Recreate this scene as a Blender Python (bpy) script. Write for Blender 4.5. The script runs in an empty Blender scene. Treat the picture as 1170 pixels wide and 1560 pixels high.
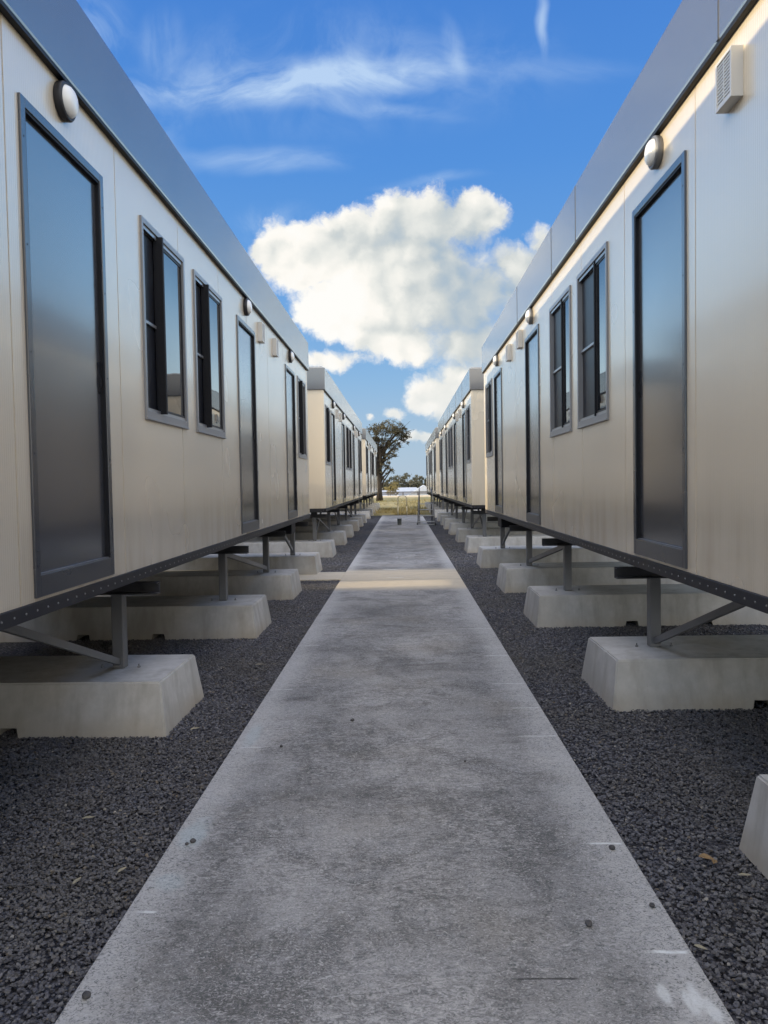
import bpy, bmesh, math, random
from mathutils import Vector, Matrix, noise
random.seed(7)
S = bpy.context.scene
COL = S.collection
R_ = math.radians
GZ = 1.48                      # camera height above the gravel

# ------------------------------------------------------------------ helpers
def lin(r, g, b):
    f = lambda c: (c/255/12.92) if c/255 <= .04045 else ((c/255+.055)/1.055)**2.4
    return (f(r), f(g), f(b), 1)

def box(bm, x0, x1, y0, y1, z0, z1, mi=0, bev=0):
    if x0 > x1: x0, x1 = x1, x0
    if y0 > y1: y0, y1 = y1, y0
    if z0 > z1: z0, z1 = z1, z0
    r = bmesh.ops.create_cube(bm, size=1, matrix=Matrix.Translation(((x0+x1)/2, (y0+y1)/2, (z0+z1)/2)) @ Matrix.Diagonal((x1-x0, y1-y0, z1-z0, 1)))
    fs = set(f for v in r['verts'] for f in v.link_faces)
    for f in fs: f.material_index = mi
    if bev:
        es = list(set(e for v in r['verts'] for e in v.link_edges))
        bmesh.ops.bevel(bm, geom=es, offset=bev, segments=2, affect='EDGES', profile=.6)
    return r

def bar(bm, a, b, w, h=None, mi=0):
    """square bar from a to b"""
    a, b = Vector(a), Vector(b); h = h or w
    d = b-a; L = d.length
    q = d.to_track_quat('Z', 'Y').to_matrix().to_4x4()
    r = bmesh.ops.create_cube(bm, size=1, matrix=Matrix.Translation((a+b)/2) @ q @ Matrix.Diagonal((w, h, L, 1)))
    for v in r['verts']:
        for f in v.link_faces: f.material_index = mi

def tube(bm, pts, rad, seg=10, caps=True):
    """tube through points, rad a number or list"""
    pts = [Vector(p) for p in pts]; n = len(pts)
    rads = rad if isinstance(rad, (list, tuple)) else [rad]*n
    rings = []
    up = Vector((0.13, .21, 1)).normalized()
    for i, p in enumerate(pts):
        t = (pts[min(i+1, n-1)]-pts[max(i-1, 0)]).normalized()
        u = t.cross(up)
        if u.length < .15: u = t.cross(Vector((1, 0, 0)))
        u.normalize(); w = t.cross(u).normalized()
        rings.append([bm.verts.new(p+(u*math.cos(2*math.pi*k/seg)+w*math.sin(2*math.pi*k/seg))*rads[i]) for k in range(seg)])
    for i in range(n-1):
        for k in range(seg):
            f = bm.faces.new((rings[i][k], rings[i][(k+1) % seg], rings[i+1][(k+1) % seg], rings[i+1][k])); f.smooth = True
    if caps:
        bm.faces.new(rings[0][::-1]); bm.faces.new(rings[-1])

def lathe(bm, prof, M, seg=32, mi=0, smooth=True):
    """profile of (r, h) along local z, placed by matrix M"""
    rings = []
    for r, h in prof:
        if r < 1e-6: rings.append([bm.verts.new(M @ Vector((0, 0, h)))])
        else: rings.append([bm.verts.new(M @ Vector((r*math.cos(2*math.pi*k/seg), r*math.sin(2*math.pi*k/seg), h))) for k in range(seg)])
    for i in range(len(rings)-1):
        a, b = rings[i], rings[i+1]
        for k in range(seg):
            if len(a) == 1 and len(b) == 1: continue
            if len(a) == 1: vs = (a[0], b[(k+1) % seg], b[k])
            elif len(b) == 1: vs = (a[k], a[(k+1) % seg], b[0])
            else: vs = (a[k], a[(k+1) % seg], b[(k+1) % seg], b[k])
            f = bm.faces.new(vs); f.smooth = smooth; f.material_index = mi

def mk(name, bm, mats, parent=None, loc=None, recalc=True):
    if recalc: bmesh.ops.recalc_face_normals(bm, faces=bm.faces[:])
    me = bpy.data.meshes.new(name); bm.to_mesh(me); bm.free()
    for m in (mats if isinstance(mats, (list, tuple)) else [mats]): me.materials.append(m)
    o = bpy.data.objects.new(name, me); COL.objects.link(o)
    if loc: o.location = loc
    if parent: o.parent = parent
    return o

def tag(o, label=None, cat=None, group=None, kind=None):
    if label: o['label'] = label
    if cat: o['category'] = cat
    if group: o['group'] = group
    if kind: o['kind'] = kind
    return o

def empty(name, loc):
    o = bpy.data.objects.new(name, None); COL.objects.link(o); o.location = loc; o.empty_display_size = .2
    return o

def copy_tree(o, parent=None):
    c = o.copy(); COL.objects.link(c)
    if parent: c.parent = parent
    for ch in list(o.children): copy_tree(ch, c)
    return c

# ------------------------------------------------------------------ node helpers
class NT:
    def __init__(s, nt): s.nt = nt; s.n = nt.nodes; s.l = nt.links
    def new(s, t, **kw):
        n = s.n.new(t)
        for k, v in kw.items(): setattr(n, k, v)
        return n
    def link(s, a, b): s.l.new(a, b)
    def put(s, sock, v):
        if v is None: return
        if hasattr(v, 'is_linked') or hasattr(v, 'links'): s.l.new(v, sock)
        else: sock.default_value = v
    def math(s, op, a, b=None, c=None, clamp=False):
        n = s.new('ShaderNodeMath', operation=op, use_clamp=clamp)
        s.put(n.inputs[0], a); s.put(n.inputs[1], b)
        if c is not None: s.put(n.inputs[2], c)
        return n.outputs[0]
    def vmath(s, op, a, b=None, scale=None):
        n = s.new('ShaderNodeVectorMath', operation=op)
        s.put(n.inputs[0], a)
        if b is not None: s.put(n.inputs[1], b)
        if scale is not None: s.put(n.inputs['Scale'], scale)
        return n.outputs['Value'] if op in ('LENGTH', 'DOT_PRODUCT', 'DISTANCE') else n.outputs['Vector']
    def mix(s, f, a, b, bt='MIX'):
        n = s.new('ShaderNodeMix', data_type='RGBA', blend_type=bt)
        s.put(n.inputs[0], f); s.put(n.inputs[6], a); s.put(n.inputs[7], b)
        return n.outputs[2]
    def ss(s, v, a, b, lo=0., hi=1.):
        n = s.new('ShaderNodeMapRange', interpolation_type='SMOOTHSTEP')
        s.put(n.inputs[0], v); s.put(n.inputs[1], a); s.put(n.inputs[2], b); s.put(n.inputs[3], lo); s.put(n.inputs[4], hi)
        return n.outputs[0]
    def noise(s, vec, scale, detail=4, rough=.5, lac=2., dist=0., col=False):
        n = s.new('ShaderNodeTexNoise')
        s.put(n.inputs['Vector'], vec); s.put(n.inputs['Scale'], scale); n.inputs['Detail'].default_value = detail
        n.inputs['Roughness'].default_value = rough; n.inputs['Lacunarity'].default_value = lac; n.inputs['Distortion'].default_value = dist
        return n.outputs['Color'] if col else n.outputs['Fac']
    def ramp(s, f, stops):
        n = s.new('ShaderNodeValToRGB'); e = n.color_ramp.elements
        while len(e) < len(stops): e.new(.5)
        for el, (p, c) in zip(e, stops): el.position = p; el.color = c if len(c) == 4 else (*c, 1)
        s.put(n.inputs[0], f); return n.outputs[0]
    def mapv(s, vec, scale=(1, 1, 1), loc=(0, 0, 0)):
        n = s.new('ShaderNodeMapping'); s.put(n.inputs[0], vec); n.inputs['Scale'].default_value = scale; n.inputs['Location'].default_value = loc
        return n.outputs[0]
    def sep(s, v):
        n = s.new('ShaderNodeSeparateXYZ'); s.put(n.inputs[0], v); return n.outputs
    def comb(s, x, y, z=0.):
        n = s.new('ShaderNodeCombineXYZ'); s.put(n.inputs[0], x); s.put(n.inputs[1], y); s.put(n.inputs[2], z); return n.outputs[0]

def mat(name):
    m = bpy.data.materials.new(name); m.use_nodes = True
    t = NT(m.node_tree); b = t.n['Principled BSDF']
    t.b = b
    return m, t

def world_pos(t):
    return t.new('ShaderNodeNewGeometry').outputs['Position']

def bump(t, h, strength=.3, dist=.01, normal=None):
    n = t.new('ShaderNodeBump'); t.put(n.inputs['Height'], h); n.inputs['Strength'].default_value = strength; n.inputs['Distance'].default_value = dist
    if normal: t.link(normal, n.inputs['Normal'])
    return n.outputs[0]

M = {}
def metal_paint(name, col, rough, spec=.5, ribs=False, dirt=.12, coat=0., metallic=0.):
    m, t = mat(name); p = world_pos(t); b = t.b
    n1 = t.noise(t.mapv(p, (1.3, 1.3, .4)), .8, 2, .5)
    n2 = t.noise(t.mapv(p, (9, 9, 1.2)), 3, 4, .6)
    dark = tuple(c*(1-dirt) for c in col[:3])+(1,)
    c = t.mix(t.ss(n1, .2, .8), dark, col)
    if ribs:   # dust gathers toward the bottom edge and rain marks run down
        z = t.sep(p)[2]
        low = t.math('MULTIPLY', t.ss(z, 1.0, 1.55, 1., 0.), t.ss(t.noise(t.mapv(p, (4, 4, .7)), 1.6, 3, .5), .35, .8))
        c = t.mix(t.math('MULTIPLY', low, .5), c, (col[0]*.62, col[1]*.56, col[2]*.47, 1))
    t.link(c, b.inputs['Base Color'])
    t.link(t.math('ADD', t.math('MULTIPLY', t.noise(p, 1.1, 2, .5), .10), rough-.05), b.inputs['Roughness'])
    b.inputs['Specular IOR Level'].default_value = spec
    b.inputs['Metallic'].default_value = metallic
    b.inputs['Coat Weight'].default_value = coat; b.inputs['Coat Roughness'].default_value = .12
    nb = bump(t, t.noise(p, .7, 1, .4), .12, .012)
    if ribs:
        y = t.sep(p)[1]; x = t.sep(p)[0]
        w = t.math('SINE', t.math('MULTIPLY', t.math('ADD', x, y), 2*math.pi/.033))
        w = t.math('POWER', t.math('ABSOLUTE', w), 3.0)
        nb = bump(t, w, .5, .0011, nb)
    else:
        nb = bump(t, t.noise(p, 160, 2, .5), .12, .0006, nb)
    t.link(nb, b.inputs['Normal'])
    return m
M['wall'] = metal_paint('cream_wall_paint', (.69, .605, .475, 1), .26, 1., ribs=True, dirt=.05, coat=.52, metallic=.10)
M['fascia'] = metal_paint('grey_fascia_paint', (.155, .158, .168, 1), .24, 1., dirt=.08, coat=.5, metallic=.38)
M['frame'] = metal_paint('slate_frame_paint', (.065, .071, .086, 1), .28, .8, dirt=.2, coat=.35, metallic=.45)
M['leaf'] = metal_paint('charcoal_door_paint', (.115, .118, .132, 1), .21, 1., dirt=.10, coat=.6, metallic=.55)
M['black'] = metal_paint('black_rubber', (.008, .009, .013, 1), .55, .3, dirt=.2)
M['alu'] = metal_paint('brushed_aluminium', (.42, .43, .45, 1), .38, .5, dirt=.2, metallic=.75)
M['steel'] = metal_paint('galvanised_steel', (.20, .205, .215, 1), .5, .5, dirt=.35, metallic=.45)
M['channel'] = metal_paint('chassis_steel_paint', (.022, .022, .027, 1), .5, .4, dirt=.3)
M['white'] = metal_paint('white_plastic', (.62, .61, .58, 1), .4, .5, dirt=.1)
M['cream_tube'] = metal_paint('cream_tube_paint', (.72, .64, .45, 1), .4, .5, dirt=.15)

def simple(name, col, rough=.5, spec=.5, **kw):
    m, t = mat(name); b = t.b
    p = world_pos(t)
    c = t.mix(t.noise(p, kw.get('ns', 8), 5, .6), tuple(x*kw.get('lo', .7) for x in col[:3])+(1,), tuple(min(1, x*kw.get('hi', 1.25)) for x in col[:3])+(1,))
    t.link(c, b.inputs['Base Color']); b.inputs['Roughness'].default_value = rough; b.inputs['Specular IOR Level'].default_value = spec
    if kw.get('bump'): t.link(bump(t, t.noise(p, kw['bs'], 6, .6), .5, kw['bump']), b.inputs['Normal'])
    return m
M['bolt'] = simple('bolt_head_zinc', (.20, .20, .20, 1), .45)
M['rust'] = simple('rusted_plate', (.075, .052, .038, 1), .7, .3, ns=30, lo=.4, hi=1.6, bump=.003, bs=80)
M['dome'] = simple('opal_diffuser', (.80, .80, .78, 1), .22, .5, lo=.95, hi=1.02)
M['pebble'] = simple('basalt_pebble', (.06, .06, .065, 1), .75, .3, ns=40, lo=.5, hi=1.7, bump=.002, bs=120)
M['dryleaf'] = simple('dry_leaf_tan', (.25, .165, .08, 1), .6, .3, ns=50, lo=.5, hi=1.4)
M['straw'] = simple('bleached_twig', (.27, .25, .19, 1), .7, .3, ns=50, lo=.7, hi=1.2)
M['tin'] = simple('tin_grey_paint', (.075, .085, .085, 1), .5, .4)
M['bark'] = simple('bark_dark', (.035, .029, .024, 1), .9, .2, ns=12, lo=.5, hi=1.6, bump=.02, bs=18)
M['roof_far'] = simple('pale_steel_roof', (.40, .44, .50, 1), .5, .5, ns=1, lo=.9, hi=1.05)
M['wall_far'] = simple('pale_house_render', (.52, .50, .45, 1), .8, .3, ns=1, lo=.9, hi=1.05)
M['glass_far'] = simple('dark_house_glass', (.03, .035, .04, 1), .1, .6)
M['fence'] = metal_paint('added_fence_paint', (.20, .20, .19, 1), .5, .4, dirt=.2)
M['wood'] = simple('weathered_timber', (.075, .066, .058, 1), .8, .3, ns=5)

def leafmat(name, c1, c2):
    m, t = mat(name); b = t.b
    oi = world_pos(t)
    n = t.noise(oi, .55, 4, .6); n2 = t.noise(oi, 6, 3, .6)
    c = t.mix(t.ss(n, .35, .65), c1, c2); c = t.mix(t.math('MULTIPLY', n2, .55), c, tuple(x*.4 for x in c1[:3])+(1,))
    t.link(c, b.inputs['Base Color']); b.inputs['Roughness'].default_value = .65; b.inputs['Specular IOR Level'].default_value = .25
    tr = t.new('ShaderNodeBsdfTranslucent'); t.link(c, tr.inputs[0])
    ms = t.new('ShaderNodeMixShader'); ms.inputs[0].default_value = .3
    t.link(b.outputs[0], ms.inputs[1]); t.link(tr.outputs[0], ms.inputs[2])
    t.link(ms.outputs[0], t.n['Material Output'].inputs[0])
    return m
M['leaf_dark'] = leafmat('foliage_olive', (.095, .088, .056, 1), (.165, .145, .090, 1))
M['leaf_far'] = leafmat('foliage_grey_green', (.11, .12, .09, 1), (.19, .18, .13, 1))  # far foliage colour lightened to stand in for distance haze
M['leaf_yellow'] = leafmat('foliage_yellow', (.22, .19, .07, 1), (.34, .28, .12, 1))

def window_glass():
    m, t = mat('tinted_window_glass'); b = t.b; p = world_pos(t)
    b.inputs['Base Color'].default_value = (.012, .014, .018, 1)
    b.inputs['Roughness'].default_value = .015; b.inputs['Specular IOR Level'].default_value = .5; b.inputs['IOR'].default_value = 1.9
    t.link(bump(t, t.noise(p, 1.6, 2, .5), .10, .01), b.inputs['Normal'])
    return m
M['glass'] = window_glass()
def screen_mat():
    m, t = mat('black_insect_screen'); b = t.b; p = world_pos(t)
    c = t.mix(t.ss(t.noise(t.mapv(p, (5, 5, 1.5)), 2.5, 4, .6, dist=1.2), .5, .75), (.012, .013, .018, 1), (.035, .038, .046, 1))
    t.link(c, b.inputs['Base Color']); b.inputs['Roughness'].default_value = .42; b.inputs['Specular IOR Level'].default_value = .35
    return m
M['screen'] = screen_mat()

def concrete_block_mat():
    m, t = mat('cast_concrete'); b = t.b; p = world_pos(t)
    n1 = t.noise(p, 1.3, 6, .6); n2 = t.noise(p, 14, 6, .65); n3 = t.noise(t.mapv(p, (3, 3, .6)), 2.5, 5, .6)
    c = t.mix(t.ss(n1, .3, .7), (.39, .388, .378, 1), (.56, .557, .545, 1))
    c = t.mix(t.ss(n3, .42, .72, 0, .6), c, (.29, .275, .25, 1))
    c = t.mix(t.ss(t.noise(p, .75, 4, .6), .55, .72, 0, .45), c, (.40, .33, .24, 1))
    c = t.mix(t.ss(n2, .35, .7, .22, 0), c, (.28, .28, .27, 1))
    z = t.sep(p)[2]
    c = t.mix(t.math('MULTIPLY', t.ss(z, .0, .17, 1, 0), t.ss(n1, .35, .7, .15, .75)), c, (.36, .31, .235, 1))
    pits = t.new('ShaderNodeTexVoronoi'); t.link(p, pits.inputs['Vector']); pits.inputs['Scale'].default_value = 46
    pit = t.ss(pits.outputs['Distance'], .0, .10, 1, 0)
    pit = t.math('MULTIPLY', pit, t.ss(t.noise(p, 6, 2, .5), .5, .62))
    c = t.mix(t.math('MULTIPLY', pit, .85), c, (.09, .09, .08, 1))
    t.link(c, b.inputs['Base Color']); b.inputs['Roughness'].default_value = .82; b.inputs['Specular IOR Level'].default_value = .3
    h = t.math('SUBTRACT', t.math('MULTIPLY', n2, .5), pit)
    t.link(bump(t, h, .5, .004), b.inputs['Normal'])
    return m
M['block'] = concrete_block_mat()

def path_mat():
    m, t = mat('weathered_path_concrete'); b = t.b; p = world_pos(t)
    X, Y, Z = t.sep(p)
    big = t.noise(t.mapv(p, (1.0, .75, 1)), .9, 5, .62, dist=.6)
    mid = t.noise(t.mapv(p, (1.2, 3.2, 1)), 2.0, 6, .66, dist=.8)
    broom = t.noise(t.mapv(p, (3, 42, 1)), 2.0, 4, .7, dist=.5)
    fine = t.noise(p, 55, 6, .72)
    grit = t.noise(p, 260, 3, .7)
    nf = t.noise(t.mapv(p, (1, 1.25, 1)), 62, 6, .74, dist=1.7)
    c = t.mix(t.ss(big, .34, .66), (.165, .163, .166, 1), (.350, .352, .360, 1))
    # dark mottled stains with broken edges
    st = t.math('MULTIPLY', t.ss(t.math('ADD', mid, t.math('MULTIPLY', t.math('SUBTRACT', fine, .5), .55)), .50, .66), t.ss(big, .62, .36, .15, 1))
    c = t.mix(t.math('MULTIPLY', st, .80), c, (.068, .066, .070, 1))
    worm = t.noise(t.mapv(p, (1., 2.2, 1)), 19, 7, .70, dist=1.5)
    wm = t.ss(t.noise(p, .9, 3, .5), .36, .60)
    c = t.mix(t.math('MULTIPLY', t.ss(worm, .44, .60), t.math('MULTIPLY', wm, .42)), c, (.52, .52, .53, 1))
    c = t.mix(t.math('MULTIPLY', t.ss(worm, .52, .38), t.math('MULTIPLY', wm, .55)), c, (.085, .083, .086, 1))
    c = t.mix(t.ss(broom, .52, .75, 0, .16), c, (.12, .12, .125, 1))
    # pale scratchy marks
    scr = t.noise(t.mapv(p, (9, 34, 1)), 2.2, 6, .75, dist=2.6)
    scm = t.ss(t.noise(p, 1.6, 3, .5), .40, .62)
    c = t.mix(t.math('MULTIPLY', t.ss(scr, .56, .68), t.math('MULTIPLY', scm, .62)), c, (.56, .58, .63, 1))
    b2 = t.noise(t.mapv(p, (1.1, .8, 1), (4.2, 1.7, 0)), 1.9, 9, .74, dist=.9)
    b2 = t.math('MULTIPLY', t.ss(b2, .48, .60), t.math('MULTIPLY', t.ss(X, -.9, -.55), t.ss(X, .82, .5)))
    c = t.mix(t.math('MULTIPLY', t.math('MULTIPLY', b2, t.ss(nf, .62, .42, .15, 1)), .74), c, (.075, .073, .074, 1))
    # warm tint patches
    c = t.mix(t.ss(t.noise(p, 1.15, 3, .5), .50, .72, 0, .30), c, (.25, .22, .17, 1))
    # sealed pale margins
    e1 = t.ss(t.math('ADD', X, t.math('MULTIPLY', t.noise(p, 3, 4, .6), .16)), -.86, -.66, 1, 0)
    e2 = t.ss(t.math('ADD', X, t.math('MULTIPLY', t.noise(p, 3, 4, .6), -.16)), .50, .74)
    e = t.math('MAXIMUM', e1, e2)
    c = t.mix(t.math('MULTIPLY', e, .72), c, (.50, .505, .515, 1))
    # speckle
    c = t.mix(t.math('MULTIPLY', t.ss(nf, .51, .37), t.ss(big, .75, .35, .5, .95)), c, (.070, .084, .083, 1))
    c = t.mix(t.math('MULTIPLY', t.ss(nf, .53, .65), .62), c, (.56, .565, .57, 1))
    c = t.mix(t.ss(grit, .58, .78, 0, .35), c, (.55, .56, .58, 1))
    c = t.mix(t.math('MULTIPLY', t.math('MULTIPLY', t.ss(Y, 10.3, 10.8), t.ss(Y, 13.2, 12.6)), .9), c, t.mix(t.ss(broom, .4, .7), (.68, .60, .46, 1), (.50, .44, .35, 1)))  # paler tan band; sun streak's brightness partly painted into the concrete colour
    # construction joints: thin dark line, pale at the ends
    for jy in (11.58, 12.6, 24.6, 30.2):
        d = t.math('ABSOLUTE', t.math('SUBTRACT', Y, jy))
        c = t.mix(t.ss(d, .004, .012, .75, 0), c, (.04, .04, .04, 1))
    def mark(x0, x1, y, w, col, amt):
        nonlocal c
        d = t.math('ABSOLUTE', t.math('SUBTRACT', t.math('ADD', Y, t.math('MULTIPLY', t.math('SUBTRACT', t.noise(p, 9, 3, .6), .5), w*2.2)), y))
        k = t.math('MULTIPLY', t.ss(d, w*.3, w, 1, 0), t.math('MULTIPLY', t.ss(X, x0, x0+.05), t.ss(X, x1, x1-.02)))
        k = t.math('MULTIPLY', k, t.ss(t.noise(p, 30, 4, .6), .3, .55, .35, 1))
        c = t.mix(t.math('MULTIPLY', k, amt), c, col)
    pale = (.72, .76, .78, 1); cy = (.42, .56, .62, 1)
    for args in ((.70, .86, 3.04, .012, pale, .8), (.72, .86, 2.33, .012, pale, .9), (.62, .86, 4.35, .01, pale, .5), (.66, .86, 4.9, .01, pale, .5), (.60, .86, 5.5, .01, pale, .5), (.64, .86, 6.4, .02, pale, .45), (.5, .86, 7.6, .02, pale, .35),
                 (-.95, -.86, 2.56, .01, pale, .8), (-.95, -.80, 4.2, .012, pale, .5), (-.95, -.8, 5.4, .012, pale, .5), (-.95, -.76, 6.9, .02, pale, .4), (-.4, -.1, 12.95, .035, pale, .7), (-.3, .0, 11.85, .03, pale, .6)):
        mark(*args)
    mark(.28, .50, 2.2, .006, (.03, .03, .03, 1), .9)
    # washed-out blue spray marks
    def blot(x, y, rx, ry, col, amt):
        nonlocal c
        v = t.vmath('MULTIPLY', t.vmath('SUBTRACT', t.comb(X, Y, 0.), (x, y, 0)), (1/rx, 1/ry, 0))
        l = t.math('ADD', t.vmath('LENGTH', v), t.math('MULTIPLY', t.math('SUBTRACT', t.noise(p, 12, 4, .6), .5), 1.2))
        c = t.mix(t.ss(l, .4, 1.1, amt, 0), c, col)
    blot(-.90, 3.15, .07, .16, cy, .30); blot(-.90, 4.4, .05, .25, cy, .25); blot(-.89, 2.75, .08, .08, cy, .2)
    for k, (x, y) in enumerate(((.715, 2.13), (.775, 2.10), (.80, 2.12), (.825, 2.07))): blot(x, y, .020, .06, pale, .55)
    t.link(c, b.inputs['Base Color'])
    t.link(t.ss(mid, .3, .7, .62, .85), b.inputs['Roughness']); b.inputs['Specular IOR Level'].default_value = .4
    h = t.math('ADD', t.math('MULTIPLY', fine, .6), t.math('ADD', t.math('MULTIPLY', broom, .6), t.math('MULTIPLY', mid, 1.5)))
    t.link(bump(t, h, .55, .004), b.inputs['Normal'])
    return m
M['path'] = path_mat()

def ground_mat():
    """gravel yard near the cabins, dry grass field beyond"""
    m, t = mat('yard_ground'); b = t.b; p = world_pos(t)
    X, Y, Z = t.sep(p)
    v = t.new('ShaderNodeTexVoronoi'); t.link(p, v.inputs['Vector']); v.inputs['Scale'].default_value = 62
    cell = t.sep(v.outputs['Color'])[0]
    gc = t.ramp(cell, [(0, (.04, .04, .05)), (.5, (.078, .08, .094)), (.85, (.12, .12, .135)), (1, (.26, .26, .26))])
    gc = t.mix(t.ss(v.outputs['Distance'], .35, .75, 0, .9), gc, (.010, .010, .014, 1))
    gc = t.mix(t.ss(t.noise(p, .8, 4, .6), .45, .7, 0, .5), gc, (.075, .07, .06, 1))
    n1 = t.noise(t.mapv(p, (1, .35, 1)), .35, 5, .6); n2 = t.noise(p, 3.5, 6, .7); n3 = t.noise(p, .05, 4, .6)
    fc = t.mix(t.ss(n1, .35, .65), (.17, .15, .062, 1), (.36, .29, .14, 1))
    fc = t.mix(t.ss(n2, .4, .7), fc, (.24, .215, .10, 1))
    fc = t.mix(t.ss(n3, .5, .65, 0, .6), fc, (.10, .115, .045, 1))
    fc = t.mix(t.ss(Y, 80, 88), fc, (.56, .46, .30, 1))
    fac = t.ss(t.math('ADD', Y, t.math('MULTIPLY', t.noise(p, 1.5, 3, .6), 1.2)), 36.0, 36.5)
    c = t.mix(fac, gc, fc)
    t.link(c, b.inputs['Base Color']); b.inputs['Roughness'].default_value = .85; b.inputs['Specular IOR Level'].default_value = .3
    h = t.math('MULTIPLY', t.math('SUBTRACT', 1., v.outputs['Distance']), 1.)
    t.link(bump(t, h, .9, .012), b.inputs['Normal'])
    return m
M['ground'] = ground_mat()

def stone_mat():
    m, t = mat('basalt_gravel'); b = t.b
    oi = t.new('ShaderNodeObjectInfo'); p = world_pos(t)
    r = oi.outputs['Random']
    at = t.new('ShaderNodeAttribute'); at.attribute_type = 'INSTANCER'; at.attribute_name = 'rnd'
    c = t.ramp(at.outputs['Fac'], [(0, (.052, .053, .068)), (.4, (.092, .094, .114)), (.8, (.145, .148, .170)), (.96, (.18, .18, .185)), (.985, (.16, .125, .085)), (1, (.40, .39, .36))])
    c = t.mix(t.ss(t.noise(p, .9, 3, .6), .42, .62, 0, .45), c, (.115, .108, .096, 1))
    c = t.mix(t.ss(t.noise(p, 90, 3, .6), .4, .8, 0, .35), c, (.13, .13, .14, 1))
    t.link(c, b.inputs['Base Color']); b.inputs['Roughness'].default_value = .68; b.inputs['Specular IOR Level'].default_value = .4
    return m
M['stone'] = stone_mat()

# ------------------------------------------------------------------ camera (solved from the photograph)
yaw, pitch, roll = -.0252, -.0367, .0172
F = Vector((math.sin(yaw)*math.cos(pitch), math.cos(yaw)*math.cos(pitch), math.sin(pitch)))
Rr = Vector((math.cos(yaw), -math.sin(yaw), 0)); U = Rr.cross(F)
R2 = Rr*math.cos(roll)-U*math.sin(roll); U2 = Rr*math.sin(roll)+U*math.cos(roll)
cd = bpy.data.cameras.new('camera'); cam = bpy.data.objects.new('camera', cd); COL.objects.link(cam)
cam.matrix_world = Matrix(((R2.x, U2.x, -F.x, 0), (R2.y, U2.y, -F.y, 0), (R2.z, U2.z, -F.z, GZ), (0, 0, 0, 1)))
cd.sensor_fit = 'HORIZONTAL'; cd.sensor_width = 36; cd.lens = 36*1167.6/1170; cd.clip_start = .05; cd.clip_end = 6000
S.camera = cam

def ray(u, v): return F + R2*((u-585)/1167.6) - U2*((v-780)/1167.6)
def sky_p(u, v):
    d = ray(u, v); return d.x/d.y, d.z/d.y

# ------------------------------------------------------------------ sun + world
SUN = Vector((1, .08, -.200)).normalized()      # direction the light travels
el = math.asin(-SUN.z); 
sd = bpy.data.lights.new('sun', 'SUN'); so = bpy.data.objects.new('sun', sd); COL.objects.link(so)
sd.energy = 5.0; sd.angle = R_(.5); sd.color = (1, .82, .54)
so.rotation_euler = SUN.to_track_quat('-Z', 'Y').to_euler(); so.location = (-20, 0, 12)

W = bpy.data.worlds.new('World'); S.world = W; W.use_nodes = True
t = NT(W.node_tree); bg = t.n['Background']
sky = t.new('ShaderNodeTexSky'); sky.sky_type = 'NISHITA'; sky.sun_disc = False
sky.sun_elevation = el; sky.sun_rotation = math.atan2(-SUN.x, -SUN.y)  # azimuth of the sun, clockwise from +Y
sky.altitude = 50; sky.air_density = 1.0; sky.dust_density = .6; sky.ozone_density = 2.0
D = t.vmath('NORMALIZE', t.new('ShaderNodeTexCoord').outputs['Generated'])
DX, DY, DZ = t.sep(D)
grad = t.ramp(DZ, [(0, lin(176, 200, 222)), (.05, lin(164, 196, 226)), (.13, lin(142, 188, 232)), (.24, lin(108, 168, 234)), (.38, lin(84, 150, 230)), (.58, lin(66, 130, 220)), (1, lin(56, 112, 205))])
skyn = t.vmath('SCALE', sky.outputs[0], scale=.12)
base = t.mix(.85, skyn, grad)
# sky off camera and behind the rooflines: boosted, with added sunlit cumulus, as fill
dyc = t.math('MAXIMUM', DY, .1)
low = t.ss(t.math('SUBTRACT', t.math('MULTIPLY', t.math('ABSOLUTE', t.math('DIVIDE', DX, dyc)), 1.5), t.math('DIVIDE', DZ, dyc)), .04, .26)
side = t.math('MAXIMUM', low, t.ss(DY, .5, .15))
side = t.math('MAXIMUM', side, t.ss(DZ, .70, .9))
nb = t.noise(D, 2.4, 6, .58, dist=.4)
cl_back = t.math('MULTIPLY', t.ss(nb, .42, .60), t.math('MULTIPLY', t.math('MULTIPLY', side, t.ss(DY, .75, .2)), t.ss(DZ, -.02, .06)))
wide = t.mix(side, base, t.vmath('MULTIPLY', base, (4.3, 3.15, 2.3)))
wide = t.mix(cl_back, wide, (3.1, 2.75, 2.25, 1))
t.link(wide, bg.inputs['Color']); bg.inputs['Strength'].default_value = 1.0

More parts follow.
